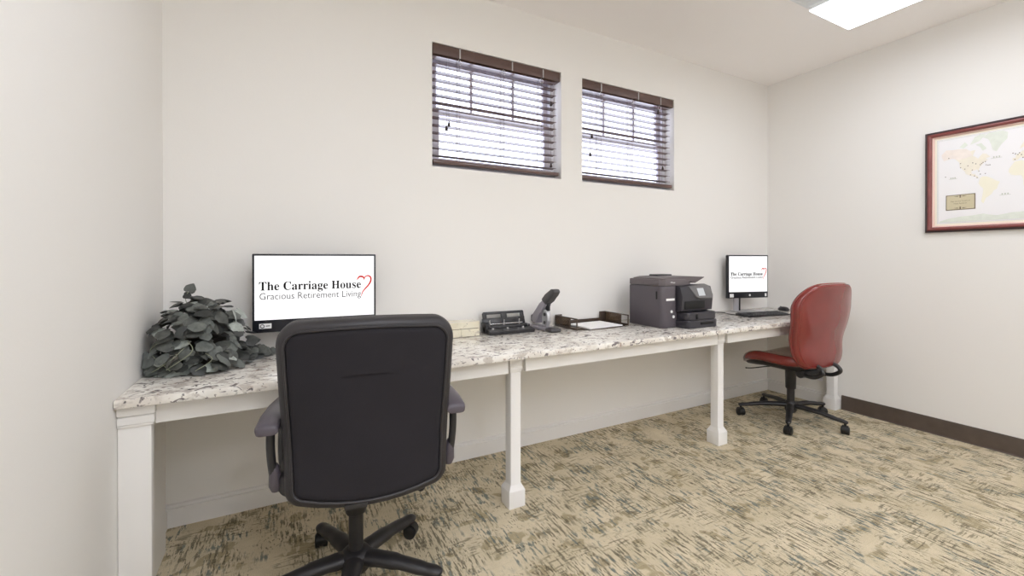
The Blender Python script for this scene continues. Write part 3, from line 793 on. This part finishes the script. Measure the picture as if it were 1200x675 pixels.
# ------------------------------------------------------------------ cream stone box
t = thing('stone_box', 'cream speckled stone box with lid, left of the hole punch on the counter', 'box', (.905, 2.355, ZC), 0)
b = B(); bx(b, -.10, -.0125, -.052, .052, .001, .044, .0015, 1); bx(b, -.0115, .10, -.052, .052, .001, .044, .0015, 1); mk('box_body', b, M_stone, t)
b = B(); bx(b, -.10, .10, -.052, .052, .0465, .084, .002, 1); mk('lid', b, M_stone, t)
b = B(); bx(b, -.096, .096, -.048, .048, .044, .0465); mk('shadow_gap', b, M_smokeframe, t)

# ------------------------------------------------------------------ ivy
rnd = random.Random(7)
t = thing('ivy_plant', 'bushy grey-green artificial ivy heap in the left corner of the counter', 'plant', (-.305, 2.205, ZC), 0)
leafpts = [(0, 0), (.18, -.10), (.38, -.08), (.50, .10), (.50, .28), (.50, .46), (.38, .62), (.20, .80), (0, .96), (-.20, .80), (-.38, .62), (-.50, .46), (-.50, .28), (-.50, .10), (-.38, -.08), (-.18, -.10)]
def leaf(bm, pos, nrm, yaw, size, mi, curl):
    nrm = Vector(nrm).normalized()
    a = Vector((0, 0, 1)) if abs(nrm.z) < .95 else Vector((1, 0, 0))
    dn = -(a-nrm*a.dot(nrm)).normalized()
    q = Matrix.Rotation(yaw, 3, nrm); dy = q @ dn; dx = dy.cross(nrm)
    def P(u, v): 
        h = -curl*(u*u*1.6+(v-.3)**2*.8)+(.05 if abs(u) < .01 else 0)
        return Vector(pos)+(dx*u+dy*v+nrm*h)*size
    cen = [bm.verts.new(P(0, v)) for v in (.0, .25, .5, .75)]
    rim = [bm.verts.new(P(u, v)) for u, v in leafpts]
    n = len(rim)
    idx = [0, 0, 0, 1, 1, 2, 2, 3, 3]
    def c_of(i): return cen[idx[i] if i <= 8 else idx[16-i]] if i not in (0,) else cen[0]
    bm.verts.remove(rim[0]); rim[0] = cen[0]
    fs = []
    for i in range(n):
        j = (i+1) % n; A = c_of(i); Bv = c_of(j)
        q_ = []
        for vv in (A, rim[i], rim[j], Bv):
            if vv not in q_: q_.append(vv)
        if len(q_) >= 3:
            try: f = bm.faces.new(q_); f.material_index = mi
            except ValueError: pass
def clampx(p):
    w = t.location
    if p.x+w.x < X0+.028: p.x = X0+.028-w.x
    if p.z < .012: p.z = .012
    if p.y+w.y > Y1-.02: p.y = Y1-.02-w.y
    return p
b = B()
def surf(a, s):    # a azimuth, s 0 bottom..1 top centre
    if s < .72:
        q = s/.72; r = .185-.055*q**1.6; z = .015+.215*q
    else:
        q = (s-.72)/.28; r = .13*(1-q); z = .23+.04*math.sin(q*PI/2)
    return Vector((r*math.cos(a)*.92, r*math.sin(a)*1.0, z)), Vector((math.cos(a)*(1 if s < .72 else .3), math.sin(a)*(1 if s < .72 else .3), .35 if s < .72 else 1))
cnt = 0
for i in range(235):
    a = rnd.uniform(0, 2*PI)
    if math.sin(a) > .5 and rnd.random() < .6: a = -a
    s = rnd.random()**.85
    pos, n = surf(a, s)
    pos = pos+n.normalized()*rnd.uniform(-.025, .02)
    pos = clampx(pos)
    n = n+Vector((rnd.uniform(-.8, .8), rnd.uniform(-.8, .8), rnd.uniform(-.1, 1.6)))
    low = pos.z < .10
    mi = rnd.choices([0, 1, 2, 3], [3, 4, 3.6, 3] if low else [5, 3.5, 1.1, 5])[0]
    leaf(b, pos, n, rnd.uniform(-1.6, 1.6), rnd.uniform(.038, .062), mi, rnd.uniform(.15, .6))
# trailing branch to the right and low skirt
for i in range(70):
    q = rnd.random(); pos = Vector((.09+.165*q+rnd.uniform(-.01, .01), -.02+.10*q+rnd.uniform(-.035, .03), .015+(1-q)*.06*rnd.random()+.028*rnd.random()))
    leaf(b, pos, (rnd.uniform(-.4, .4), -.7, rnd.uniform(.3, 1)), rnd.uniform(-1.3, 1.3), rnd.uniform(.032, .05), rnd.choice([0, 0, 1, 3]), rnd.uniform(.2, .5))
for i in range(26):
    a = rnd.uniform(-2.6, -.9); r = rnd.uniform(.15, .185)
    pos = clampx(Vector((r*math.cos(a), r*math.sin(a)*.95, rnd.uniform(.012, .04))))
    leaf(b, pos, (math.cos(a)*.6, math.sin(a)*.6, 1), rnd.uniform(-1.2, 1.2), rnd.uniform(.04, .055), rnd.choice([1, 2, 2, 0]), .3)
leaf(b, (-.035, -.03, .312), (.2, -1, .2), PI-.5, .04, 0, .3); leaf(b, (-.05, -.03, .300), (-.3, -1, .5), 1.4, .03, 3, .3)
for v in b.verts:
    v.co.z = max(v.co.z, .003); v.co.x = max(v.co.x, X0+.004+.305)
fol = mk('foliage', b, M_leaf, t, smooth=0)
for pl_ in fol.data.polygons: pl_.use_smooth = True
for i in range(7):
    b = B()
    a = rnd.uniform(-3.1, -1.3); s = rnd.uniform(.02, .22)
    p0, n0 = surf(a, s+.25); p1, n1 = surf(a+rnd.uniform(-.3, .3), s+.1); p2, n2 = surf(a+rnd.uniform(-.6, .6), max(.0, s-.1))
    tube(b, smoothpath([clampx(p0+n0*.0), clampx(p1+n1.normalized()*.03), clampx(p2+n2.normalized()*.02)], 5), .0016, 5); mk('stem', b, M_vine, t)
b = B(); tube(b, smoothpath([(.03, -.05, .08), (.10, -.06, .05), (.16, -.0, .045), (.225, .07, .02)], 5), .0018, 5)
mk('stem', b, M_vine, t); b = B(); tube(b, smoothpath([(-.04, -.03, .26), (-.045, -.03, .29), (-.035, -.03, .310)], 5), .0014, 5)
mk('sprout_stem', b, M_vine, t)
b = B(); lathe(b, [(.075, .001), (.095, .08), (.10, .12), (.093, .125), (.06, .20), (.02, .235)], (0.01, .01, 0), 24); mk('pot', b, M_pot, t)

# ------------------------------------------------------------------ framed world map on the right wall
YM, ZM = .896, 1.719; HW, HH = .421, .340
t = thing('framed_map', 'framed pale world map with mahogany frame hanging on the right wall', 'picture', (X1, YM, ZM), -PI/2)
# local: x runs along the wall (towards the camera is +x), -y out of the wall
def frame_ring(b, w0, h0, w1, h1, y0, y1, ym):
    def rc_(w_, h_, y): return [(-w_, y, -h_), (w_, y, -h_), (w_, y, h_), (-w_, y, h_)]
    wm, hm = (w0+w1)/2, (h0+h1)/2
    rings = [rc_(w0, h0, 0), rc_(w0, h0, y0)]
    for q in (.25, .5, .75):
        rings.append(rc_(w0+(w1-w0)*q, h0+(h1-h0)*q, y0+(y1-y0)*q+ym*math.sin(PI*q)))
    rings += [rc_(w1, h1, y1), rc_(w1, h1, 0)]
    ringloft(b, rings, cap=False)
b = B(); frame_ring(b, HW, HH, HW-.013, HH-.013, -.022, -.030, 0); fr = mk('frame', b, M_mahogd, t, smooth=30)
b = B(); frame_ring(b, HW-.013, HH-.013, HW-.036, HH-.036, -.028, -.018, -.010); mk('frame_moulding', b, M_mahog, fr, smooth=50)
b = B(); frame_ring(b, HW-.036, HH-.036, HW-.045, HH-.045, -.018, -.012, 0); mk('frame_fillet', b, M_fillet, fr, smooth=30)
b = B(); bx(b, -HW+.04, HW-.04, -.006, -.001, -HH+.04, HH-.04); mk('mat_board', b, M_mat, t, smooth=0)
b = B(); bx(b, -HW+.056, HW-.056, -.0075, -.006, -HH+.056, HH-.056); mp = mk('map_sheet', b, M_map, t, smooth=0)
b = B()
for q in (.058, .064):
    a, c = HW-q, HH-q
    for x0, x1, z0, z1 in ((-a, a, c-.0015, c), (-a, a, -c, -c+.0015), (-a, -a+.0015, -c, c), (a-.0015, a, -c, c)): bx(b, x0, x1, -.0079, -.0074, z0, z1)
mk('map_border', b, M_mapline, mp, smooth=0)
def zlat(l):
    T = [(-90, 1.445), (-66, 1.492), (-55, 1.552), (0, 1.695), (25, 1.758), (60, 1.865), (83, 1.995)]
    for (a, za), (c, zc_) in zip(T[:-1], T[1:]):
        if l <= c: return za+(zc_-za)*(l-a)/(c-a)
    return 1.995
def land(poly, mt, nm, dep=-.0082):
    b = B(); v = [b.verts.new((lon*.00203, dep, zlat(lat)-ZM)) for lon, lat in poly]
    es = [b.edges.new((v[k], v[(k+1) % len(v)])) for k in range(len(v))]; bmesh.ops.triangle_fill(b, edges=es, use_beauty=True, normal=(0, -1, 0))
    mk(nm, b, mt, mp, smooth=0)
land([(-130, 54), (-125, 49), (-124, 40), (-117, 33), (-112, 28), (-110, 23), (-105, 20), (-96, 16), (-88, 13), (-83, 9), (-80, 8), (-83, 14), (-88, 16), (-88, 21), (-91, 19), (-97, 22), (-97, 28), (-90, 29), (-84, 30), (-81, 25), (-80, 31), (-76, 36), (-70, 42), (-65, 45), (-60, 47), (-66, 50), (-56, 53), (-64, 60), (-72, 61), (-79, 56), (-82, 52), (-87, 56), (-94, 60), (-88, 66), (-96, 66), (-118, 62), (-134, 57)], M_land1, 'north_america')
land([(-168, 66), (-156, 71), (-141, 70), (-125, 70), (-110, 69), (-100, 66), (-95, 60), (-110, 57), (-125, 55), (-141, 60), (-152, 59), (-162, 57), (-166, 62)], M_land2, 'northern_canada', -.0092)
for q in ([(-125, 72), (-112, 77), (-105, 73), (-115, 70)], [(-100, 73), (-90, 81), (-75, 83), (-65, 82), (-78, 76), (-90, 74)], [(-88, 72), (-75, 73), (-63, 66), (-72, 64), (-78, 69)]): land(q, M_land3, 'arctic_island')
land([(-72, 79), (-60, 82.5), (-30, 83), (-18, 80), (-20, 73), (-32, 68), (-42, 61), (-50, 63), (-54, 70), (-60, 76)], M_land3, 'greenland')
land([(-78, 8), (-72, 12), (-62, 10), (-51, 4), (-44, -2), (-35, -6), (-39, -14), (-41, -22), (-48, -26), (-53, -34), (-58, -38), (-65, -42), (-68, -50), (-70, -55), (-75, -50), (-73, -38), (-71, -25), (-71, -18), (-77, -12), (-81, -5), (-80, 1)], M_land4, 'south_america')
land([(-17, 15), (-16, 22), (-10, 30), (-5, 36), (10, 37), (20, 32), (33, 31), (43, 12), (51, 11), (40, -4), (40, -15), (34, -22), (27, -34), (19, -34), (13, -20), (12, -5), (9, 4), (-4, 5), (-12, 8)], M_land4, 'africa')
land([(-9, 38), (-9, 43), (-1, 44), (-4, 48), (3, 51), (9, 54), (12, 56), (20, 55), (30, 60), (24, 66), (14, 62), (5, 60), (14, 68), (28, 71), (60, 69), (75, 73), (105, 77), (140, 73), (178, 68), (160, 61), (156, 52), (142, 56), (138, 47), (128, 38), (121, 38), (121, 30), (110, 20), (105, 10), (98, 16), (90, 22), (80, 8), (72, 20), (58, 25), (52, 17), (44, 13), (35, 30), (36, 37), (27, 37), (20, 38), (13, 41), (8, 44), (0, 38)], M_land1, 'eurasia')
land([(114, -22), (122, -17), (131, -11), (142, -11), (153, -26), (147, -38), (135, -33), (116, -34)], M_land2, 'australia')
land([(-172, -90), (-172, -86), (-150, -78), (-120, -73), (-95, -72), (-70, -68), (-60, -72), (-40, -76), (-10, -70), (30, -68), (60, -66), (100, -66), (150, -68), (172, -74), (172, -90)], M_land3, 'antarctica')
b = B(); bx(b, -.0022, .0022, -.0105, -.0088, -.0022, .0022); pin = None
for lo, la in [(-150, 61), (-122, 47), (-122, 38), (-112, 34), (-105, 40), (-95, 30), (-94, 45), (-87, 42), (-80, 26), (-77, 39), (-74, 41), (-71, 43), (-66, 44), (-99, 19), (-90, 15), (-77, 18), (-66, 18), (-84, 10), (-3, 51), (2, 49), (5, 52), (9, 48), (-4, 40), (12, 42), (-8, 53), (-60, 36), (-56, 36), (-64, 37), (-158, 21)]:
    if pin is None: pin = mk('map_pin', b, M_pin, mp, smooth=0); q = pin
    else: q = pin.copy(); COL.objects.link(q)
    q.location = (lo*.00203, 0, zlat(la)-ZM)
b = B()     # little ships drawn on the oceans
for lo, la, sc_ in [(-140, 14, 1), (-24, -38, 1.2), (-42, 49, 1.2)]:
    x = lo*.00203; z = zlat(la)-ZM
    bx(b, x-.020*sc_, x+.020*sc_, -.0084, -.0078, z-.002, z)
    for k in (-1, 0, 1): bx(b, x+k*.010*sc_-.003, x+k*.010*sc_+.003, -.0084, -.0078, z+.001, z+.010)
mk('map_ships', b, M_mapline, mp, smooth=0)
px0, px1, pz0, pz1 = -1.215+YM, -1.074+YM, 1.522-ZM, 1.623-ZM     # plaque (local x = YM - y)
b = B(); bx(b, px0, px1, -.0095, -.0075, pz0, pz1, .0009, 1)
pq = mk('plaque', b, M_plaqued, t)
b = B(); pc = .008
prism(b, [(px0+pc, pz0+.005), (px1-pc, pz0+.005), (px1-.005, pz0+pc), (px1-.005, pz1-pc), (px1-pc, pz1-.005), (px0+pc, pz1-.005), (px0+.005, pz1-pc), (px0+.005, pz0+pc)], -.0100, -.0094, 'y'); mk('plaque_face', b, M_plaque, pq, smooth=0)
b = B(); cx = (px0+px1)/2
for zz in (pz1-.012, pz0+.012):
    bx(b, cx-.0035, cx+.0035, -.0106, -.0099, zz-.009, zz+.009)
    for s in (-1, 1):
        prism(b, [(cx+s*.008, zz-.003), (cx+s*.012, zz+.003), (cx+s*.032, zz+.001), (cx+s*.018, zz-.002)], -.0104, -.0099, 'y')
mk('plaque_ornament', b, M_plaqued, pq, smooth=0)
for s_, z_, w_ in (("Map out the Travels of", .004, .092), ("Happy Residents", -.011, .062)):
    text_mesh('plaque_lettering', s_, w_, M_plaqued, pq, (cx, -.0103, (pz0+pz1)/2+z_), (PI/2, 0, 0), height=.008, align='CENTER')
